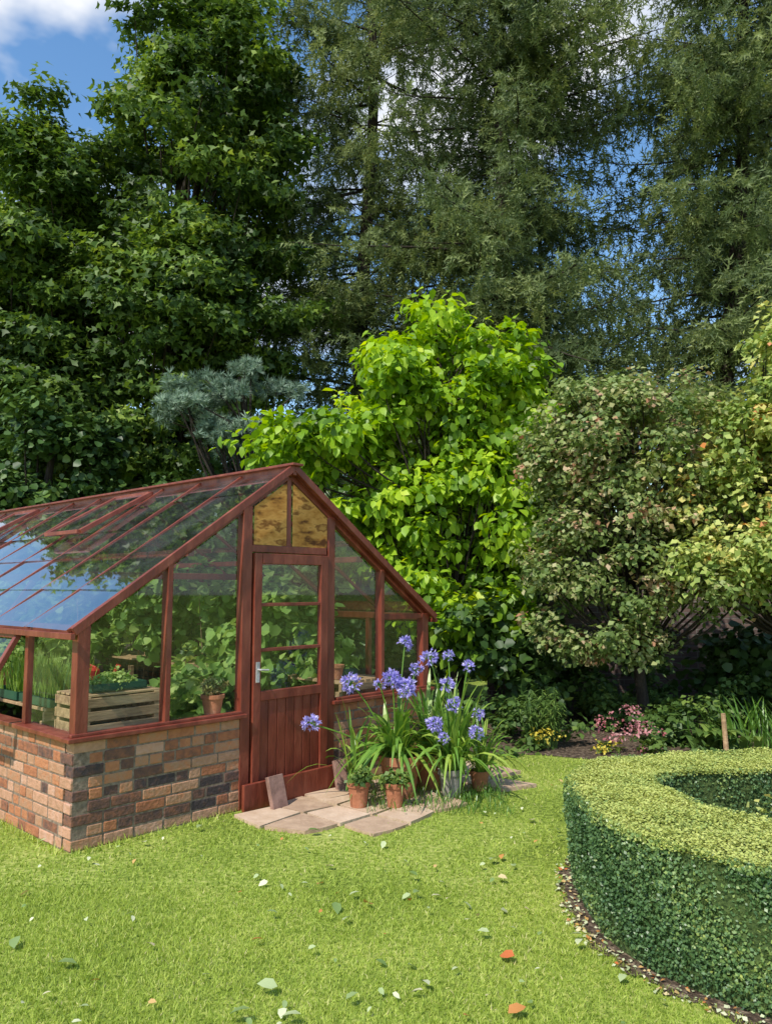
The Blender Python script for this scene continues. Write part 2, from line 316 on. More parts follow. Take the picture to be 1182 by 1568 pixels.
brick_run(bm,'x',0,1.28,0,-1,seed=1)
brick_run(bm,'x',2.17,W,0,-1,seed=2)
brick_run(bm,'y',0,Lg,0,-1,longside=True,own_even0=False,seed=3)
brick_run(bm,'y',.02,Lg,W,1,longside=True,seed=4)
brick_run(bm,'x',.02,W-.02,Lg,1,seed=5)
bm.obj('brickwork',M['brick'],GH,bevel=.006)
mm=MB(); zc=.325; hh=.65
mm.box((.645,.05,zc),(1.27,.093,hh)); mm.box((2.795,.05,zc),(1.24,.093,hh))
mm.box((.05,Lg/2+.05,zc),(.093,Lg-.12,hh-.002)); mm.box((W-.05,Lg/2+.05,zc),(.093,Lg-.12,hh-.002)); mm.box((W/2,Lg-.05,zc),(W-.2,.093,hh-.004))
mm.obj('mortar_core',M['mortar'],GH)
fl=MB(); fl.poly([(.1,.1,.012),(W-.1,.1,.012),(W-.1,Lg-.1,.012),(.1,Lg-.1,.012)]); fl.obj('floor',M['gravel'],GH)
f=MB(); zs=.66
def rz(x): return ZE+SL*min(x,W-x)
for y0,sgn in ((0,-1),(Lg,1)):
    yy=y0-sgn*.03
    if y0==0:
        f.box((.625,yy-.012,zs+.014),(1.35,.12,.028)); f.box((2.82,yy-.012,zs+.014),(1.29,.12,.028))
        f.box((.625,yy-.02,zs+.038),(1.29,.05,.02)); f.box((2.83,yy-.02,zs+.038),(1.2,.05,.02))
    else: f.box((W/2,yy,zs+.02),(W,.12,.04))
    for x,wd in ((.045,.085),(.65,.04),(1.3,.085),(2.165,.075),(2.79,.04),(W-.045,.08)):
        zb=zs+.03 if not(1.2<x<2.3 and y0==0) else .0
        f.box((x,yy,(zb+rz(x))/2-.02),(wd,.075,rz(x)-zb-.02))
    for a,b in (((-.03,ZE-.03),(W/2,ZR-.01)),((W+.03,ZE-.03),(W/2,ZR-.01))):
        f.beam((a[0],yy-.001,a[1]-.015),(b[0],yy-.001,b[1]-.015),.055,.055,up=(0,0,1))
    f.box((W/2,yy+.002,1.905),(.80,.07,.055))
    f.box((W/2,yy+.004,2.2),(.045,.06,.56))
f.box((3.10,-.03+.06,ZE-.02),(.56,.05,.05))
f.box((.35,.03+6.6,ZE-.02),(.56,.05,.05))
for x0,sgn in ((.03,-1),(W-.03,1)):
    f.box((x0+sgn*.012,Lg/2,zs+.015),(.12,Lg-.08,.03))
    f.box((x0+sgn*.01,Lg/2,ZE-.03),(.075,Lg-.02,.06))
    k=0.745
    while k<Lg-.2:
        f.box((x0,k,(zs+ZE)/2-.01),(.045,.05,ZE-zs-.08)); k+=.745
f.beam((W/2,-.06,ZR+.005),(W/2,Lg+.06,ZR+.005),.035,.08)
f.beam((W/2,-.10,ZR+.048),(W/2,Lg+.1,ZR+.048),.11,.020)
for x in (.85,W-.85): f.beam((x,.05,rz(x)-.09),(x,Lg-.05,rz(x)-.09),.04,.05)
for y in (1.83,3.66,5.5):
    f.beam((.55,y,1.72),(W-.55,y,1.72),.035,.06)
    f.beam((.06,y,1.0),(.5,y,1.66),.035,.05); f.beam((W-.06,y,1.0),(W-.5,y,1.66),.035,.05)
f.obj('timber_frame',M['red'],GH,bevel=.004)
bars=MB()
ys=[i*.61 for i in range(12)]
for i,y in enumerate(ys):
    for a in (-.05,W+.05):
        zz=ZE+SL*(-.05)
        if i in (0,11): bars.beam((a,y-(.05 if i==0 else -.05),zz+.0),(W/2,y-(.05 if i==0 else -.05),ZR+.03),.03,.055)
        bars.beam((a,y,zz+.008),(W/2,y,ZR+.018),.020,.026)
bars.beam((-.055,-.06,ZE-.062),(-.055,Lg+.05,ZE-.062),.03,.04); bars.beam((W+.055,-.06,ZE-.062),(W+.055,Lg+.05,ZE-.062),.03,.04)
def vent(y0,y1,side):
    def Q(x,y,l): 
        xx=x if side<0 else W-x
        return (xx,y,ZE+SL*x+l)
    c=[Q(.90,y0,.12),Q(.90,y1,.12),Q(1.58,y1,.055),Q(1.58,y0,.055)]
    bars.beam(c[0],c[1],.06,.035); bars.beam(c[2],c[3],.055,.035); bars.beam(c[0],c[3],.055,.037); bars.beam(c[1],c[2],.055,.037)
    return c
v1=vent(1.86,2.5,-1); v2=vent(4.3,4.9,-1); v3=vent(3.08,3.64,1)
bars.obj('glazing_bars',M['red'],GH,bevel=.003)
rg=MB(); rr=random.Random(4)
cuts=[0,.36,.72,1.08,1.44,1.74]
for side in (-1,1):
    for i in range(11):
        for j in range(5):
            xa=-.07+cuts[j]*1.02; xb=-.07+cuts[j+1]*1.02+.015; xb=min(xb,W/2-.01)
            t1=rr.uniform(-.004,.004); t2=rr.uniform(-.004,.004)
            q=[]
            for x,y,l in ((xa,ys[i]+.008,.012+t1),(xb,ys[i]+.008,.003+t2),(xb,ys[i+1]-.008,.003-t1),(xa,ys[i+1]-.008,.012-t2)):
                q.append((x if side<0 else W-x,y,ZE+SL*x+.012+l))
            rg.poly(q)
for c in (v1,v2,v3): rg.poly([(p[0],p[1],p[2]+.01) for p in c])
rg.obj('roof_glass',M['roofglass'],GH)
gl=MB()
def pane(x0,x1,z0,y,top=None):
    gl.poly([(x0,y,z0),(x1,y,z0),(x1,y,(rz(x1)-.08) if top is None else top),(x0,y,(rz(x0)-.08) if top is None else top)])
for y in (.035,Lg-.035):
    pane(.08,.63,zs+.03,y);pane(.67,1.26,zs+.03,y+.002);pane(2.2,2.77,zs+.03,y);pane(2.81,W-.08,zs+.03,y+.001)
for i in range(9):
    a=i*.745+.03;b=(i+1)*.745-.03
    if i!=1: gl.poly([(.03,a,zs+.03),(.03,b,zs+.03),(.03,b,ZE-.06),(.03,a,ZE-.06)])
    gl.poly([(W-.03,a,zs+.03),(W-.03,b,zs+.03),(W-.03,b,ZE-.06),(W-.03,a,ZE-.06)])
ob=[(-.03,.80,ZE-.09),(-.03,1.45,ZE-.09),(-.30,1.45,.80),(-.30,.80,.80)]
gl.poly(ob)
d=MB(); DX0,DX1=1.36,2.115; yd=.0
d.box((DX0+.035,yd,1.0),(.07,.045,1.74)); d.box((DX1-.04,yd,1.0),(.08,.045,1.74))
d.box(((DX0+DX1)/2,yd,1.83),(DX1-DX0-.145,.044,.08)); d.box(((DX0+DX1)/2,yd,.80),(DX1-DX0-.145,.044,.07)); d.box(((DX0+DX1)/2,yd,.155),(DX1-DX0-.145,.044,.05))
for z in (1.48,1.14): d.box(((DX0+DX1)/2,yd,z),(DX1-DX0-.15,.03,.026))
nb=7; x0=DX0+.072; wv=(DX1-.082-x0)/nb
for i in range(nb): d.box((x0+wv*(i+.5),yd+.004,.472),(wv-.005,.022,.585),tint=rr.random())
d.beam((ob[0][0]-.001,ob[0][1],ob[0][2]),(ob[3][0],ob[3][1],ob[3][2]),.045,.035,up=(1,0,0)); d.beam(ob[1],ob[2],.045,.035,up=(1,0,0)); d.beam(ob[2],ob[3],.05,.035); d.beam(ob[0],ob[1],.05,.035)
d.obj('door',M['red'],GH,bevel=.004)
gl.poly([(DX0+.06,yd+.004,.82),(DX1-.07,yd+.004,.82),(DX1-.07,yd+.004,1.8),(DX0+.06,yd+.004,1.8)])
gl.obj('window_glass',M['glass'],GH)
h=MB(); h.box((DX0+.035,-.028,.98),(.03,.008,.15)); h.tube([(DX0+.035,-.03,1.0),(DX0+.035,-.07,1.0),(DX0+.10,-.075,.995)],[.007,.007,.007],8); h.obj('door_handle',M['metal'],GH,smooth=False)
th=MB(); th.beam((1.24,-.075,.10),(2.21,-.075,.105),.03,.19); th.obj('threshold_board',M['red'],GH,bevel=.005)
pl=MB()
for a,b in ((1.36,1.68),(1.74,2.115)):
    top=lambda x: rz(x)-.07
    pl.poly([(a,.0,1.935),(b,.0,1.935),(b,.0,top(b)),(a,.0,top(a))])
pl.obj('gable_boards',M['ply'],GH)
# ------------------------------------------------------------------ inside the greenhouse
def bench(name,x0,x1,y0,y1,z):
    e=empty(name,GL,GA); b=MB(); n=int((x1-x0)/.075)
    for i in range(n): b.box((x0+(i+.5)*(x1-x0)/n,(y0+y1)/2,z),((x1-x0)/n-.018,y1-y0,.022),tint=rr.random())
    b.box(((x0+x1)/2,y0+.01,z-.045),(x1-x0,.03,.065)); b.box(((x0+x1)/2,y1-.01,z-.045),(x1-x0,.03,.065))
    for x in (x0+.03,x1-.03):
        y=y0+.05
        while y<y1: b.box((x,y,z/2-.04),(.05,.05,z-.08)); y+=1.2
    b.obj('slatted_top_and_legs',M['wood'],e,bevel=.003)
bench('potting_bench',.15,.8,.75,6.2,.76)
bench('potting_bench',2.62,3.25,.35,6.2,.76)
e=empty('wooden_crate',GL,GA); b=MB()
for k in range(3): b.box((.42,.16,.69+k*.085),(.56,.016,.06)); b.box((.42,.56,.69+k*.085),(.56,.016,.06)); b.box((.15,.36,.691+k*.085),(.014,.38,.06)); b.box((.69,.36,.691+k*.085),(.014,.38,.06))
for x in (.17,.67):
    for y in (.18,.54): b.box((x,y,.45),(.04,.04,.90))
for k in range(6): b.box((.42,.19+k*.067,.905),(.56,.05,.014))
b.obj('slats',M['wood'],e,bevel=.002)
def pot(name,c,r,h,mat='terra',rot=0):
    e=empty(name,c); p=MB()
    p.lathe((0,0,0),[(.0,0),(r*.68,0),(r*.9,h*.78),(r*.9,h*.79),(r,h*.8),(r*1.02,h),(r*.9,h),(r*.87,h*.85)],28)
    p.obj('pot_body',M[mat],e); s=MB(); s.lathe((0,0,0),[(0,h*.9),(r*.89,h*.88)],28); s.obj('compost',M['soil'],e); return e
pot('terracotta_pot',G(1.08,.09,.70),.085,.14)
P_,O_,t_,C_,S_=crown([(*G(1.08,.09,.89),.1,.1,.07)],14,.04,6,.012,14)
leaves('heather_plant',LEAF4,P_,O_,t_,.02,M['heather'],None)
e=empty('seed_tray',GL,GA); b=MB()
for (x,y) in ((.35,.95),(.35,1.5),(2.95,.9)):
    b.box((x,y,.785),(.36,.5,.012)); b.box((x-.18,y,.81),(.012,.5,.06)); b.box((x+.18,y,.81),(.012,.5,.06)); b.box((x,y-.25,.81),(.37,.012,.06)); b.box((x,y+.25,.81),(.37,.012,.06))
b.box((.42,.36,.925),(.40,.30,.012)); b.box((.42,.215,.945),(.40,.01,.05)); b.box((.42,.505,.945),(.40,.01,.05)); b.box((.225,.36,.945),(.01,.30,.05)); b.box((.615,.36,.945),(.01,.30,.05))
b.obj('tray',M['tray'],e)
sd=MB()
for i in range(620):
    x=rr.uniform(.2,.5); y=rr.uniform(.72,1.7); sd.ribbon(G(x,y,.79),rr.uniform(0,6.3),rr.uniform(.18,.42),.009,1,.15,.25,tint=rr.uniform(.6,1),n=3)
sd.obj('seedlings',M['strap'])
P_,O_,t_,C_,S_=crown([(*G(.42,.36,.98),.16,.12,.04)],22,.04,5,.015,7)
leaves('potted_seedlings',LEAF4,P_,O_,t_+.2,.03,M['vine'],None)
e=empty('watering_can',G(.66,1.15,.77)); b=MB(); b.lathe((0,0,0),[(0,0),(.09,0),(.09,.2),(.07,.22),(0,.22)],20); b.tube([(.08,0,.05),(.2,0,.17),(.24,0,.24)],[.018,.012,.02],8); b.tube([(-.09,0,.05),(-.17,0,.14),(-.05,0,.27),(.06,0,.22)],[.01]*4,6); b.obj('can',M['redp'],e)
for x,y,r_,h_,mt in ((2.8,1.6,.09,.15,'blackp'),(3.0,1.9,.09,.15,'blackp'),(2.9,2.3,.09,.15,'blackp'),(.5,2.2,.09,.15,'terra'),(.4,2.6,.1,.16,'blackp'),(.65,1.75,.08,.13,'terra'),(.3,1.95,.07,.12,'terra'),(2.75,.55,.08,.13,'terra'),(2.95,1.3,.07,.12,'blackp')): pot('plant_pot',G(x,y,.775),r_,h_,mt)
P_,O_,t_,C_,S_=crown([(*G(.5,2.2,1.02),.14,.14,.13),(*G(.4,2.6,1.05),.16,.16,.15),(*G(.65,1.75,.98),.1,.1,.1),(*G(2.8,1.6,1.0),.14,.14,.12),(*G(3.0,1.9,1.0),.13,.13,.12)],60,.05,6,.02,7)
leaves('potted_herbs',LEAFW,P_,O_,t_+.2,.045,M['vine'],None)
vell=[(*G(2.95,1.4,1.35),.4,.6,.5),(*G(2.9,2.4,1.45),.5,.7,.6),(*G(2.8,3.6,1.5),.6,.8,.6),(*G(2.7,5,1.45),.7,.9,.7),(*G(1.7,6.0,1.3),1.0,.7,.9),(*G(.6,4.6,1.15),.5,.9,.45),(*G(.5,3.2,1.1),.4,.7,.35),(*G(1.6,5.2,.9),.8,.7,.7),(*G(2.9,.9,.95),.3,.4,.25),(*G(2.7,2.6,.5),.35,1.2,.4),(*G(2.6,1.6,1.0),.4,.5,.4),(*G(1.9,4.2,.8),.5,.6,.7)]
P_,O_,t_,C_,S_=crown(vell,350,.22,7,.07,9,shell=.2)
lx,ly=Ginv(P_); ok=(lx>.1)&(lx<W-.1)&(ly>.12)&(ly<Lg-.1)&(P_[:,2]<ZE+SL*np.minimum(lx,W-lx)-.12)
leaves('tomato_plants',LEAFW,P_[ok],O_[ok],t_[ok]+.1,.10,M['vine'],None,upb=.5,droop=.5)
st=MB()
for i in range(10):
    x=rr.choice([2.6,2.9,3.1,1.6]); y=rr.uniform(1.5,6); st.tube([G(x,y,.05),G(x+.03,y,.9),G(x,y+.04,1.5)],[.007,.006,.004],5)
st.obj('bamboo_canes',M['wood'])
# ------------------------------------------------------------------ paving, leaning slabs, pots, agapanthus
pv=MB(); nx,ny=7,3; grid={}
for i in range(nx+1):
    for j in range(ny+1):
        grid[i,j]=(1.14+i*.355+rr.uniform(-.08,.08),-.10-j*.34+rr.uniform(-.07,.07)-.012*i)
for i in range(nx):
    for j in range(ny):
        if (i,j) in ((0,2),(4,2),(6,2)) : continue
        q=[grid[i,j],grid[i+1,j],grid[i+1,j+1],grid[i,j+1]]; cx=sum(a for a,_ in q)/4; cy=sum(b for _,b in q)/4
        pts=[]
        for k in range(4):
            a=q[k];b_=q[(k+1)%4]; pts.append((cx+(a[0]-cx)*rr.uniform(.86,.94),cy+(a[1]-cy)*rr.uniform(.86,.94)))
            mxx=((a[0]+b_[0])/2,(a[1]+b_[1])/2); s_=rr.uniform(.90,.97); pts.append((cx+(mxx[0]-cx)*s_,cy+(mxx[1]-cy)*s_))
        q=[G(a,b) for a,b in pts]; zt=.022+rr.uniform(-.004,.006); t=rr.uniform(.2,.95); tx,ty=rr.uniform(-.02,.02),rr.uniform(-.02,.02); c0=G(cx,cy)
        zf=lambda a,b: zt+(a-c0[0])*tx+(b-c0[1])*ty
        pv.poly([(a,b,zf(a,b)) for a,b,_ in q][::-1],t); nq=len(q)
        for k in range(nq):
            a=q[k];b_=q[(k+1)%nq]; pv.poly([(a[0],a[1],-.01),(b_[0],b_[1],-.01),(b_[0],b_[1],zf(b_[0],b_[1])),(a[0],a[1],zf(a[0],a[1]))],t)
pv.obj('stone_paving',M['stone'])
for (x,y,hh_,ww_,az) in ((1.46,-.19,.25,.15,.1),(2.13,-.16,.25,.10,-.2)):
    e=empty('leaning_slab',G(x,y,.12),GA+az); b=MB(); b.box((0,0,.0),(ww_,.035,hh_),Matrix.Rotation(-.28,3,'X')); b.obj('slab',M['oldwood'],e,bevel=.004)
pot('terracotta_pot',(-.2,5.9,.022),.085,.18); pot('terracotta_pot',(.065,5.9,.022),.078,.17)
pot('terracotta_pot',(.11,6.2,.02),.165,.31); pot('terracotta_pot',(.36,6.45,.02),.15,.27); pot('stone_pot',(.50,6.22,.02),.10,.2,'greypot'); pot('terracotta_pot',(.74,6.38,.02),.08,.15)
pot('terracotta_pot',G(1.44,.3,.02),.1,.2)
def agap(name,base,n,Ls,up,seed,flowers,wd=(.026,.042)):
    rq=random.Random(seed); e=empty(name,base); b=MB()
    for i in range(n):
        u=rq.random(); az=rq.uniform(0,6.283); b.ribbon((rq.gauss(0,.035),rq.gauss(0,.035),0),az,rq.uniform(*Ls),rq.uniform(*wd),up+.6*(1-u),.45+.55*u,.25+.5*u,tint=rq.uniform(.15,1),n=7,twist=rq.uniform(-.5,.5))
    b.obj('strap_leaves',M['strap'],e)
    s=MB(); Pp=[];Oo=[];rad=[]
    for (x,y,z,r) in flowers:
        r*=.95
        c=np.array([x-base[0],y-base[1],z-base[2]]); s.tube(bez((c[0]*.1,c[1]*.1,0),(c[0]*.45,c[1]*.45,c[2]*.65),tuple(c),7),[.006]*7,5,tint=.5)
        nn=int(42*(r/.08)); dd=rdir(nn); dd[:,2]=dd[:,2]*.8+.15; dd=nrm(dd); rf=rng.uniform(.65,1.05,nn)
        for k in range(nn): s.tube([tuple(c),tuple(c+dd[k]*r*.7*rf[k])],[.0018,.0012],3,tint=.6)
        for k in range(nn):
            for m_ in range(5):
                Pp.append(c+dd[k]*r*.65*rf[k]); q=dd[k]+rng.normal(size=3)*.42; Oo.append(q); rad.append(r*.40)
    s.obj('flower_stems',M['strap'],e)
    if Pp:
        Pp=np.array(Pp);Oo=nrm(np.array(Oo)); T=(LEAF4[0]*np.array([.6,1,1]),LEAF4[1])
        bake('flower_heads',T,Pp,frames(rdir(len(Pp)),Oo),np.array(rad)*rng.uniform(.7,1.2,len(Pp)),rng.uniform(0,1,len(Pp)),M['blue'],e)
FL1=[(-.27,6.1,.88,.095),(-.56,5.95,.60,.085),(.05,6.15,.90,.10),(.16,6.1,.84,.10),(.15,6.3,1.17,.075),(-.05,6.1,.87,.06),(.24,6.3,.97,.07)]
FL2=[(.34,6.2,1.07,.085),(.49,6.25,1.08,.06),(.64,6.2,1.0,.065),(.47,6.15,.86,.075),(.37,6.05,.58,.085),(.52,6.1,.72,.08),(.68,6.05,.52,.07),(.71,6.15,.64,.065),(.43,6.0,.49,.06)]
agap('agapanthus_plant',(.08,6.2,.30),120,(.5,.72),.6,1,FL1)
agap('agapanthus_plant',(.36,6.45,.26),80,(.55,.8),.8,2,[])
agap('agapanthus_plant',(.52,6.22,.19),120,(.5,.85),.9,3,FL2,(.018,.03))
agap('agapanthus_plant',(.74,6.38,.14),50,(.4,.65),.8,4,[],(.015,.026))
agap('lily_plant',(-.22,6.2,.05),26,(.5,.75),1.0,9,[],(.02,.03))
P_,O_,t_,C_,S_=crown([(-.2,5.9,.24,.08,.08,.05),(.065,5.9,.22,.07,.07,.04)],18,.04,5,.02,7)
leaves('bedding_plants',LEAF4,P_,O_,t_+.2,.04,M['border'],None)
tg=MB()
for i in range(900):
    x=rr.uniform(-.15,.9); y=rr.uniform(5.75,6.55)-abs(x)*.1; tg.ribbon((x,y,0.01),rr.uniform(0,6.3),rr.uniform(.06,.17),.006,1,.4,.4,tint=rr.uniform(.0,.55),n=3)
tg.obj('grass_tufts',M['strap'])
# ------------------------------------------------------------------ box hedge
pairs=[((4.2,2.2),(3.6,2.85)),((3.0,2.35),(2.9,3.0)),((2.2,2.6),(2.35,3.3)),((1.6,2.95),(2.0,3.5)),((1.22,3.28),(1.72,3.74)),((1.02,3.65),(1.58,3.97)),((.98,4.1),(1.5,4.2)),((1.05,4.55),(1.48,4.42)),((1.22,4.87),(1.53,4.56)),((1.55,5.08),(1.68,4.64)),((2.1,5.2),(2.15,4.7)),((3.0,5.28),(2.9,4.76)),((4.2,5.3),(3.6,4.78)),((4.25,3.8),(3.6,3.8))]
def closed(ps,m=14):
    ps=np.array(ps,dtype=float); n=len(ps); o=[]
    for i in range(n):
        a,b_,c,d_=ps[i-1],ps[i],ps[(i+1)%n],ps[(i+2)%n]
        for t in np.linspace(0,1,m,endpoint=False):
            o.append(.5*((2*b_)+(-a+c)*t+(2*a-5*b_+4*c-d_)*t*t+(-a+3*b_-3*c+d_)*t**3))
    return np.array(o)
OUT=closed([a for a,_ in pairs]); INN=closed([b_ for _,b_ in pairs]); HN=len(OUT); HH=.55
e=empty('box_hedge',(0,0,0)); hc=MB(); ins=.022
def nrm2(C,sgn):
    t=np.roll(C,-1,0)-np.roll(C,1,0); t=t/np.linalg.norm(t,axis=1,keepdims=True); return np.stack([t[:,1],-t[:,0]],1)*sgn
area=np.sum(OUT[:,0]*np.roll(OUT[:,1],-1)-np.roll(OUT[:,0],-1)*OUT[:,1]); sO=1 if area>0 else -1
NO=nrm2(OUT,sO); NI=-nrm2(INN,sO)
for i in range(HN):
    j=(i+1)%HN; o1=OUT[i]-NO[i]*ins;o2=OUT[j]-NO[j]*ins;i1=INN[i]-NI[i]*ins;i2=INN[j]-NI[j]*ins; z=HH-ins
    hc.poly([(*o1,0),(*o2,0),(*o2,z),(*o1,z)]); hc.poly([(*o1,z),(*o2,z),(*i2,z),(*i1,z)]); hc.poly([(*i1,z),(*i2,z),(*i2,0),(*i1,0)])
hc.obj('woody_core',M['hcore'],e)
seg=np.linalg.norm(np.roll(OUT,-1,0)-OUT,axis=1); near=((OUT[:,0]<2.7)).astype(float)*.93+.07
def pick(n,wt): 
    i=rng.choice(HN,n,p=wt/wt.sum()); return i,(i+1)%HN,rng.random(n)[:,None]
Pl=[];Nl=[];Tl=[];Sl=[]
def bump(x,y,z): return .014*np.sin(x*11+z*7)+.012*np.sin(y*17-z*13)+.008*np.sin(x*29+y*23)
for C,NN,n in ((OUT,NO,88000),(INN,NI,22000)):
    i,j,u=pick(n,seg*near); xy=C[i]*(1-u)+C[j]*u; nn=NN[i]*(1-u)+NN[j]*u
    z=HH*(rng.random(n)**.85); dp=rng.uniform(-.035,.016,n)+bump(xy[:,0],xy[:,1],z)
    dp-=np.where(z<.08,(.08-z)*.3,0)
    Pl.append(np.column_stack([xy+nn*dp[:,None],z])); Nl.append(np.column_stack([nn,np.full(n,.25)])*.7)
    pt=.08*np.sin(xy[:,0]*9+z*6)+.07*np.sin(xy[:,1]*7-z*9)
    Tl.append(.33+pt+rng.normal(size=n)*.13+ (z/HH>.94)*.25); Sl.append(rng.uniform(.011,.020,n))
n=95000; ta=seg*near; i,j,u=pick(n,ta); wv=rng.random(n)[:,None]
a=OUT[i]*(1-u)+OUT[j]*u; b_=INN[i]*(1-u)+INN[j]*u; xy=a*(1-wv)+b_*wv
z=HH+rng.uniform(-.022,.012,n)+bump(xy[:,0],xy[:,1],0*xy[:,0])*.4
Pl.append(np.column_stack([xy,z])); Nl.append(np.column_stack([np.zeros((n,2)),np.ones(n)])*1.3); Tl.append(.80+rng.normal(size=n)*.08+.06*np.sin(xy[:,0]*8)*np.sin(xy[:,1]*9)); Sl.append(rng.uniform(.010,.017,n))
Pl=np.vstack(Pl);Nl=np.vstack(Nl);Tl=np.concatenate(Tl);Sl=np.concatenate(Sl); n=len(Pl)
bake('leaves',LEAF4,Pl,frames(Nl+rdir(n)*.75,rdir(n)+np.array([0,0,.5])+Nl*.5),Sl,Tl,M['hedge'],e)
sb=MB()
for i in range(HN):
    j=(i+1)%HN
    wf=lambda k: .075+.022*math.sin(k*.9)+.018*math.sin(k*2.3)
    sb.poly([(*(OUT[i]+NO[i]*wf(i)),.006),(*(OUT[j]+NO[j]*wf(j)),.006),(*(OUT[j]-NO[j]*.1),.006),(*(OUT[i]-NO[i]*.1),.006)])
sb.poly([(*p_,.006) for p_ in INN]) 
sb.obj('hedge_bed_soil',M['soil'])
n=900; i=rng.choice(HN,n,p=(seg*near)/(seg*near).sum()); xy=OUT[i]+NO[i]*rng.uniform(-.01,.11,n)[:,None]
bake('leaf_litter',LEAF4,np.column_stack([xy,rng.uniform(.008,.02,n)]),frames(np.array([0,0,1])+rdir(n)*.5,rdir(n)),rng.uniform(.012,.03,n),rng.uniform(.3,1,n),M['fallen'])
P_,O_,t_,C_,S_=crown([(2.3,4.1,.15,.5,.3,.2),(1.95,4.0,.3,.15,.15,.25),(2.8,3.8,.2,.4,.4,.2)],60,.1,6,.03,8)
leaves('parterre_plants',LEAF4,P_,O_,t_+.1,.05,M['gold'],None)
# ------------------------------------------------------------------ grass blades and fallen leaves
def inpoly(P,poly):
    x,y=P[:,0],P[:,1]; c=np.zeros(len(P),bool); n=len(poly)
    for i in range(n):
        x1,y1=poly[i];x2,y2=poly[i-1]
        if y1==y2: continue
        c^=((y1>y)!=(y2>y))&(x<(x2-x1)*(y-y1)/(y2-y1)+x1)
    return c
OUTB=OUT+NO*.045
bedp=[(.35,7.95),(.9,7.85),(1.5,7.75),(2.3,7.4),(3.2,7.15),(5,6.9),(9,6.7),(9,12),(-1.4,12),(-1,9.5)]
def lawnok(xy,pav=.8):
    lx,ly=Ginv(xy); ok=~((lx>-.01)&(lx<W+.05)&(ly>-.01)&(ly<Lg)); ok&=~((lx>1.2)&(lx<3.6)&(ly>-1.0)&(ly<0)&(rng.random(len(xy))<pav))
    ok&=~inpoly(xy,OUTB); ok&=~inpoly(xy,bedp); return ok
def scatter(n,y0,y1,pav=.85):
    y=rng.uniform(y0,y1,n); x=rng.uniform(-1,1,n)*(.62*y+.7); xy=np.column_stack([x,y]); return xy[lawnok(xy,pav)]
xy=np.vstack([scatter(190000,2.3,4.4),scatter(115000,4.4,8.2)])
def fbm(x,y,seed=0):
    q=np.random.default_rng(seed); o=0
    for k in range(14):
        fr=1.5*1.38**k; a=q.uniform(0,6.283); o=o+np.sin((x*math.cos(a)+y*math.sin(a))*fr+q.uniform(0,6.283))*np.sin((x*math.sin(a+1)-y*math.cos(a+1))*fr*.8+q.uniform(0,6.28))*(1/(1+k*.22))
    return o*.35
dn=fbm(xy[:,0],xy[:,1],3); k=rng.random(len(xy))<np.clip(.82+.45*dn,.35,1); xy=xy[k]; n=len(xy)
BL=(np.array([(-.5,0,0),(.5,0,0),(0,0,1)],dtype=float),np.array([(0,1,2)]))
az=rng.uniform(0,6.283,n); lean=rng.normal(size=(n,2))*.65
up=nrm(np.column_stack([lean,np.ones(n)])); sd_=np.column_stack([np.cos(az),np.sin(az),np.zeros(n)]); sd_=nrm(sd_-up*np.sum(sd_*up,1,keepdims=True)); R=np.stack([sd_,np.cross(up,sd_),up],-1)
lx,ly=Ginv(xy); onp=(lx>1.2)&(lx<3.6)&(ly>-1.0)&(ly<0); nearwall=((ly<0)&(ly>-.10)&(lx>0)&(lx<1.2))|((lx<0)&(lx>-.1)&(ly>0))
hgt=rng.uniform(.012,.030,n)*np.where(onp,.8,1)*(1+.35*fbm(xy[:,0],xy[:,1],5))*np.where(nearwall,2.2,1); wd=rng.uniform(.003,.006,n)*(1+(xy[:,1]>4.4)*.5)
pt=.17*fbm(xy[:,0],xy[:,1],9)
bake('lawn_grass',BL,np.column_stack([xy,np.zeros(n)]),R,np.column_stack([wd,wd,hgt]),.5+pt+rng.normal(size=n)*.2,M['grass'])
xy=np.vstack([scatter(330,2.6,6.8,1),scatter(200,2.6,5.2,1)]); k=(xy[:,0]>-3)&(rng.random(len(xy))<np.where(xy[:,0]>-.6,1,.45)); xy=xy[k]; n=len(xy)
bake('fallen_leaves',LEAF7,np.column_stack([xy,rng.uniform(.028,.045,n)]),frames(np.array([0,0,1])+rdir(n)*.5,rdir(n)),rng.choice([.025,.035,.055,.08],n,p=[.35,.35,.22,.08]),rng.uniform(0,1,n),M['fallen'])
# ------------------------------------------------------------------ trees
def tree(name,base,trunk,trad,ells,nc,cr,ns,sr,nl,T,size,mat,tb=0.0,limb=.06,nlimb=None,zmin=0,**k):
    e=empty(name,base); P,O,t,C,Sx=crown(ells,nc,cr,ns,sr,nl,**{a:b for a,b in k.items() if a in('shell','flat','bottom','sq')})
    mb=MB(); tr=[tuple(p) for p in trunk]; mb.tube(tr,trad,9); limbs(mb,tr,C[:nlimb] if nlimb else C,limb,zmin)
    mb.obj('trunk_and_limbs',M['bark'],e,smooth=True,off=base)
    leaves('foliage',T,P,O,t+tb,size,mat,e,off=base,**{a:b for a,b in k.items() if a in('upb','ob','rb','droop','var')})
    return e
tree('maple_tree',(-4.6,16.5,0),[(-4.6,16.5,0),(-4.5,16.4,4),(-4.6,16.5,8),(-4.4,16.5,12),(-4.4,16.5,15)],[.35,.28,.2,.12,.05],
     [(-4.2,16.5,11.0,2.2,2.5,6.0),(-5.0,16,6.5,2.6,2.4,3.0),(-3.5,16,7.2,1.9,2,2.6),(-3.6,16.4,12.5,1.7,1.7,2.6)],310,.70,13,.15,23,STAR,.135,M['maple'],limb=.045,shell=.5,nlimb=110,flat=.42,sq=.55,tb=.03)
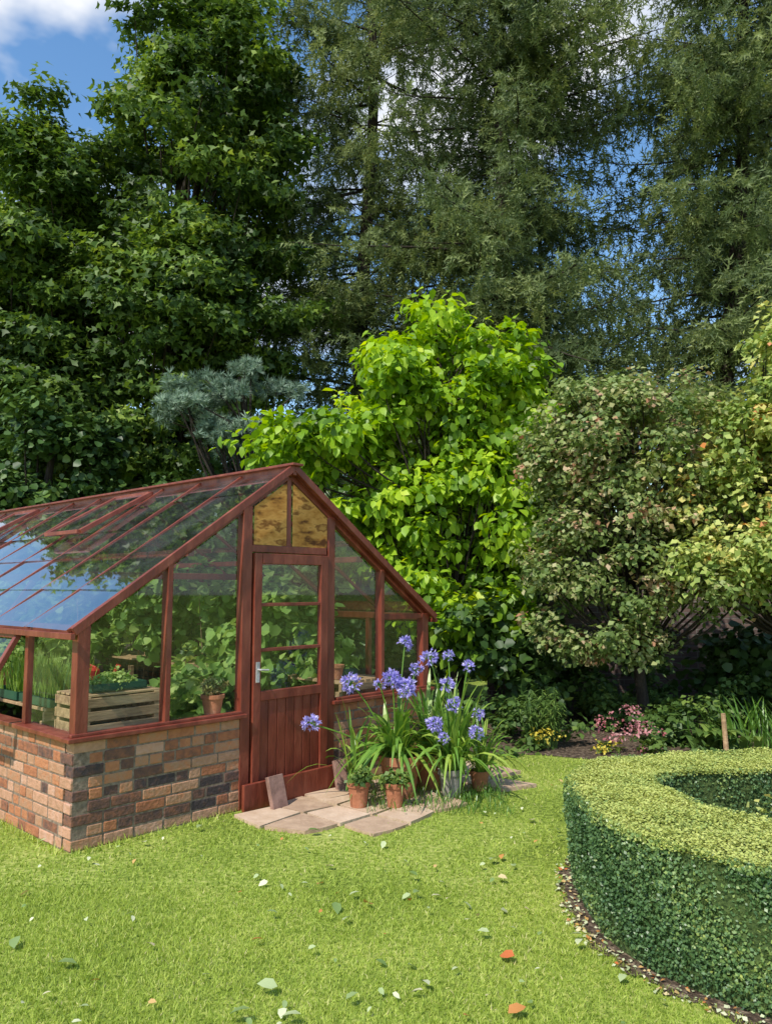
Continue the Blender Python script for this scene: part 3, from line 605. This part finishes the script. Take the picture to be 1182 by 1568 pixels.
tree('maple_tree',(-7.3,16,0),[(-7.3,16,0),(-7.3,16,4),(-7.2,16,8),(-7.1,16,11)],[.3,.22,.14,.05],
     [(-7.1,16,7.9,1.35,2.2,4.5),(-7.7,15.8,5.8,.8,2.0,3.2),(-6.7,15.5,5,1.5,1.6,2.2)],210,.62,13,.15,24,STAR,.135,M['maple'],limb=.045,shell=.5,nlimb=80,flat=.42,sq=.55,tb=.03)
tree('laurel_tree',(-6,13.5,0),[(-6,13.5,0),(-6,13.4,2),(-5.8,13.5,4)],[.16,.12,.05],
     [(-5.7,13.6,3.6,1.4,1.1,1.5),(-3.2,14.2,2.6,2.6,1.1,1.3),(-.3,13.5,2.2,2.0,1,1.1),(-6.6,13.5,2.2,.9,.8,1.1)],140,.45,9,.14,20,LEAFW,.12,M['laurel'],limb=.04,shell=.45,nlimb=60)
def larch(name,base,H,Rm,lean,seed,zb=4.0,T=SPRAY,mat='larch',step=.34,tb=0,ssz=.30,t0=.15):
    rq=np.random.default_rng(seed); e=empty(name,base); mb=MB()
    def tp(z): return np.array([lean[0]*z/H+.12*math.sin(z*.5+seed),lean[1]*z/H,z])
    zs_=np.linspace(0,H,14); mb.tube([tuple(tp(z)) for z in zs_],list(.25*(1-zs_/H*.93)),8)
    pos=[];dr=[];tt=[]
    z=zb
    while z<H-.3 and z<18.5:
        for k in range(rq.integers(3,6)):
            az=rq.uniform(0,6.283); d=np.array([math.cos(az),math.sin(az),0]); pr=np.array([-d[1],d[0],0])
            Lb=(Rm*(1-(z/H)**3*.8))*rq.uniform(.45,1.2)*(0.75+.25*min(1,(z-zb)/2+.4)); s=tp(z); rise=rq.uniform(-.05,.28); sag=rq.uniform(.25,.5); up=rq.uniform(.1,.28)
            cur=rq.normal()*.25
            def bp(t): return s+d*Lb*t+pr*Lb*cur*t*t+np.array([0,0,Lb*(rise*t-sag*t*t+up*t**4)])
            ts=np.linspace(0,1,7); mb.tube([tuple(bp(t)) for t in ts],list(.036*(1-ts*.85)*(.4+Lb/5)),4)
            bt=rq.normal()*.14
            nt_=int(Lb/.105)
            for i in range(nt_):
                t=t0+(1-t0)*(i+rq.random())/nt_; sd2=1 if i%2 else -1
                q=bp(t); l=(.9-.5*t)*rq.uniform(.5,1.15)*min(1,Lb/3.0)+.14
                if rq.random()<.42: dd=np.array([d[0]*.2,d[1]*.2,-1.0])+rq.normal(size=3)*.15; l*=.85
                else: dd=d*rq.uniform(.4,.9)+pr*sd2*rq.uniform(.6,1.1)+np.array([0,0,rq.uniform(-.35,.2)])
                dd/=np.linalg.norm(dd); m_=max(2,int(l/.125))
                for a in range(m_):
                    f_=(a+.3)/m_; pos.append(q+dd*l*f_+np.array([0,0,-.35*l*f_*f_])); v_=dd+np.array([0,0,-.7*f_])+rq.normal(size=3)*.2; dr.append(v_); tt.append(.45+bt+rq.normal()*.13+.25*f_*t)
        z+=step*rq.uniform(.6,1.4)
    mb.obj('trunk_and_branches',M['bark'],e,smooth=True)
    pos=np.array(pos);dr=nrm(np.array(dr)); n=len(pos)
    bake('foliage',T,pos,frames(rdir(n),dr),ssz*rq.uniform(.7,1.2,n),np.array(tt)+tb,M[mat],e); return n
n1=larch('larch_tree',(-.6,18.5,0),25,3.5,(.3,0),1,step=.38,t0=.22)
n2=larch('larch_tree',(2.7,17.2,0),25,3.9,(-.3,0),2,step=.27,t0=.1)
n3=larch('larch_tree',(6.6,16.2,0),25,3.2,(2.4,0),3,step=.29,t0=.12)
n4=larch('larch_tree',(10.2,19,0),22,3.4,(0,0),4,step=.6)
n5=larch('larch_tree',(4.6,22,0),14,3.4,(0,0),5,step=.42)
n6=larch('larch_tree',(.9,22.5,0),12,3.2,(0,0),6,step=.5)
print('SPRAYS',n1,n2,n3,n4,n5,n6)
tree('blue_pine_tree',(-2.2,13.3,0),[(-2.2,13.3,0),(-2.3,13.3,2.2),(-2.35,13.2,4.2),(-2.5,13.1,5.2)],[.14,.11,.08,.03],
     [(-3.1,13,4.75,1.1,.7,.35),(-2.0,13.1,5.1,.8,.6,.3),(-2.6,13,4.2,.6,.5,.3)],34,.26,7,.07,4,TUFT,.125,M['pine'],limb=.05,shell=.3,flat=.5)
tree('mulberry_tree',(.9,9.9,0),[(.9,9.9,0),(.85,9.9,1.2),(.8,9.9,2.6),(.7,9.9,4.0),(.65,9.9,5.2)],[.09,.08,.06,.04,.015],
     [(.5,9.9,3.65,1.25,1.0,1.15),(.66,9.9,5.0,.36,.4,.65),(.2,9.9,4.45,.5,.5,.45),(1.35,9.8,4.6,.5,.5,.35),(-.85,9.7,3.45,1.0,.7,.5),(1.5,9.9,3.9,.7,.8,.75),(1.0,9.8,2.3,1.1,.8,1.1),(-.2,9.8,2.6,.9,.6,.7),(.2,9.7,1.8,.6,.5,.6),(1.1,9.6,1.2,.8,.6,.6)],225,.30,9,.09,11,LEAF7,.13,M['mulb'],limb=.028,shell=.35,droop=.9,upb=.6,flat=.6,tb=.05,bottom=-.8,zmin=2.4)
tree('crab_apple_tree',(2.9,8.9,0),[(2.9,8.9,0),(2.8,8.85,.8),(2.75,8.8,1.6),(2.8,8.7,2.6),(2.9,8.6,3.5)],[.07,.06,.055,.04,.015],
     [(2.75,8.6,2.95,1.15,.9,1.2),(1.95,8.5,1.9,.65,.6,.75),(3.2,8.4,1.8,1.0,.7,.7),(2.3,8.6,3.3,.7,.7,.8),(2.4,8.7,1.1,.8,.5,.5)],210,.24,9,.07,17,LEAF4,.065,M['crab'],limb=.025,shell=.35,bottom=-.7,tb=.07,zmin=1.5)
tree('crab_apple_tree',(4.6,8.7,0),[(4.6,8.7,0),(4.5,8.6,1.0),(4.4,8.5,2.2),(4.4,8.4,3.4)],[.07,.06,.05,.015],
     [(3.9,8.2,2.6,1.2,.9,1.1),(4.5,8.3,4.0,.75,.7,.75),(5.6,8.3,2.9,1.2,.9,1.3),(3.7,8.0,1.9,.8,.6,.6),(4.2,8.2,3.2,.9,.7,.7)],240,.24,9,.075,16,LEAF4,.075,M['gold'],limb=.025,shell=.35,bottom=-.7,zmin=1.5,tb=.06)
ed=[(x,27+3*math.sin(x),3.0+.8*math.sin(x*.7),3.2,2,3.0+1.2*math.sin(x*1.3)) for x in range(-32,34,4)]
P_,O_,t_,C_,S_=crown(ed,380,1.1,8,.4,14,shell=.4); leaves('distant_trees',LEAFW,P_,O_,t_,.42,M['laurel'],None)
P_,O_,t_,C_,S_=crown([(.2,11.4,1.4,1.3,.6,1.2),(2.0,10.4,1.3,1.2,.3,1.1),(-2.2,12.2,1.6,1.5,.7,1.2),(1.5,9.3,.9,.8,.5,.7),(5.6,10.2,1.1,.9,.4,.8),(3.7,10.1,.8,.7,.3,.6),(4.6,9.6,.7,.6,.4,.5)],135,.32,8,.11,16)
leaves('laurel_shrub',LEAFW,P_,O_,t_,.10,M['laurel'],None)
wl=MB(); wl.box((6.2,10.95,1.05),(9.6,.24,2.1)); wl.box((6.2,10.95,2.13),(9.66,.30,.06)); wl.obj('garden_wall',M['oldbrick'],None,bevel=.006)
be=[(rng.uniform(.7,6.2),rng.uniform(8.2,10.3),rng.uniform(.05,.3),rng.uniform(.2,.38),rng.uniform(.2,.3),rng.uniform(.2,.5)) for _ in range(50)]+[(x,7.95-.14*max(0,x-1),.05,.22,.12,.1) for x in np.arange(.7,5,.3)]
P_,O_,t_,C_,S_=crown(be,340,.12,7,.045,10); leaves('border_plants',LEAF4,P_,O_,t_,.07,M['border'],None,droop=.2)
e=empty('euphorbia_plant',(1.65,8.1,0)); b=MB()
for i in range(18):
    x,y=rr.gauss(0,.18),rr.gauss(0,.13); hh_=rr.uniform(.3,.6); b.tube([(x*.5,y*.5,0),(x,y,hh_)],[.008,.006],5,tint=.3)
    for j in range(26): b.ribbon((x*(.6+.4*j/26),y*(.6+.4*j/26),hh_*(.45+.55*j/26)),j*2.4,rr.uniform(.1,.15),.016,.4,.6,.85,tint=rr.uniform(.3,.9),n=4)
b.obj('leaves',M['border'],e)
e=empty('iris_leaves',(3.9,8.0,0)); b=MB()
for i in range(150): b.ribbon((rr.gauss(0,.35),rr.gauss(0,.15),0),rr.uniform(0,6.3),rr.uniform(.4,.85),.02,1,.35,.35,tint=rr.uniform(.1,.7),n=6)
b.obj('leaves',M['strap'],e)
e=empty('hosta_plant',(3.3,8.0,0)); b=MB()
for i in range(46): b.ribbon((rr.gauss(0,.12),rr.gauss(0,.1),0),rr.uniform(0,6.3),rr.uniform(.35,.6),.09,.95,.6,.6,tint=rr.uniform(.3,.9),n=6)
b.obj('leaves',M['border'],e)
P_,O_,t_,C_,S_=crown([(2.3,7.85,.30,.24,.14,.24),(2.55,7.75,.22,.18,.1,.18)],24,.07,4,.025,4); leaves('pink_flowers',LEAF4,P_,O_,t_,.032,M['pink'],None)
P_,O_,t_,C_,S_=crown([(1.55,7.9,.17,.14,.08,.06),(2.1,7.75,.1,.2,.06,.05)],12,.05,4,.02,4); leaves('yellow_flowers',LEAF4,P_,O_,t_,.026,M['yellow'],None)
b=MB(); b.tube([(3.22,7.6,0),(3.2,7.6,.42)],[.025,.022],8); b.obj('wooden_stake',M['wood'])
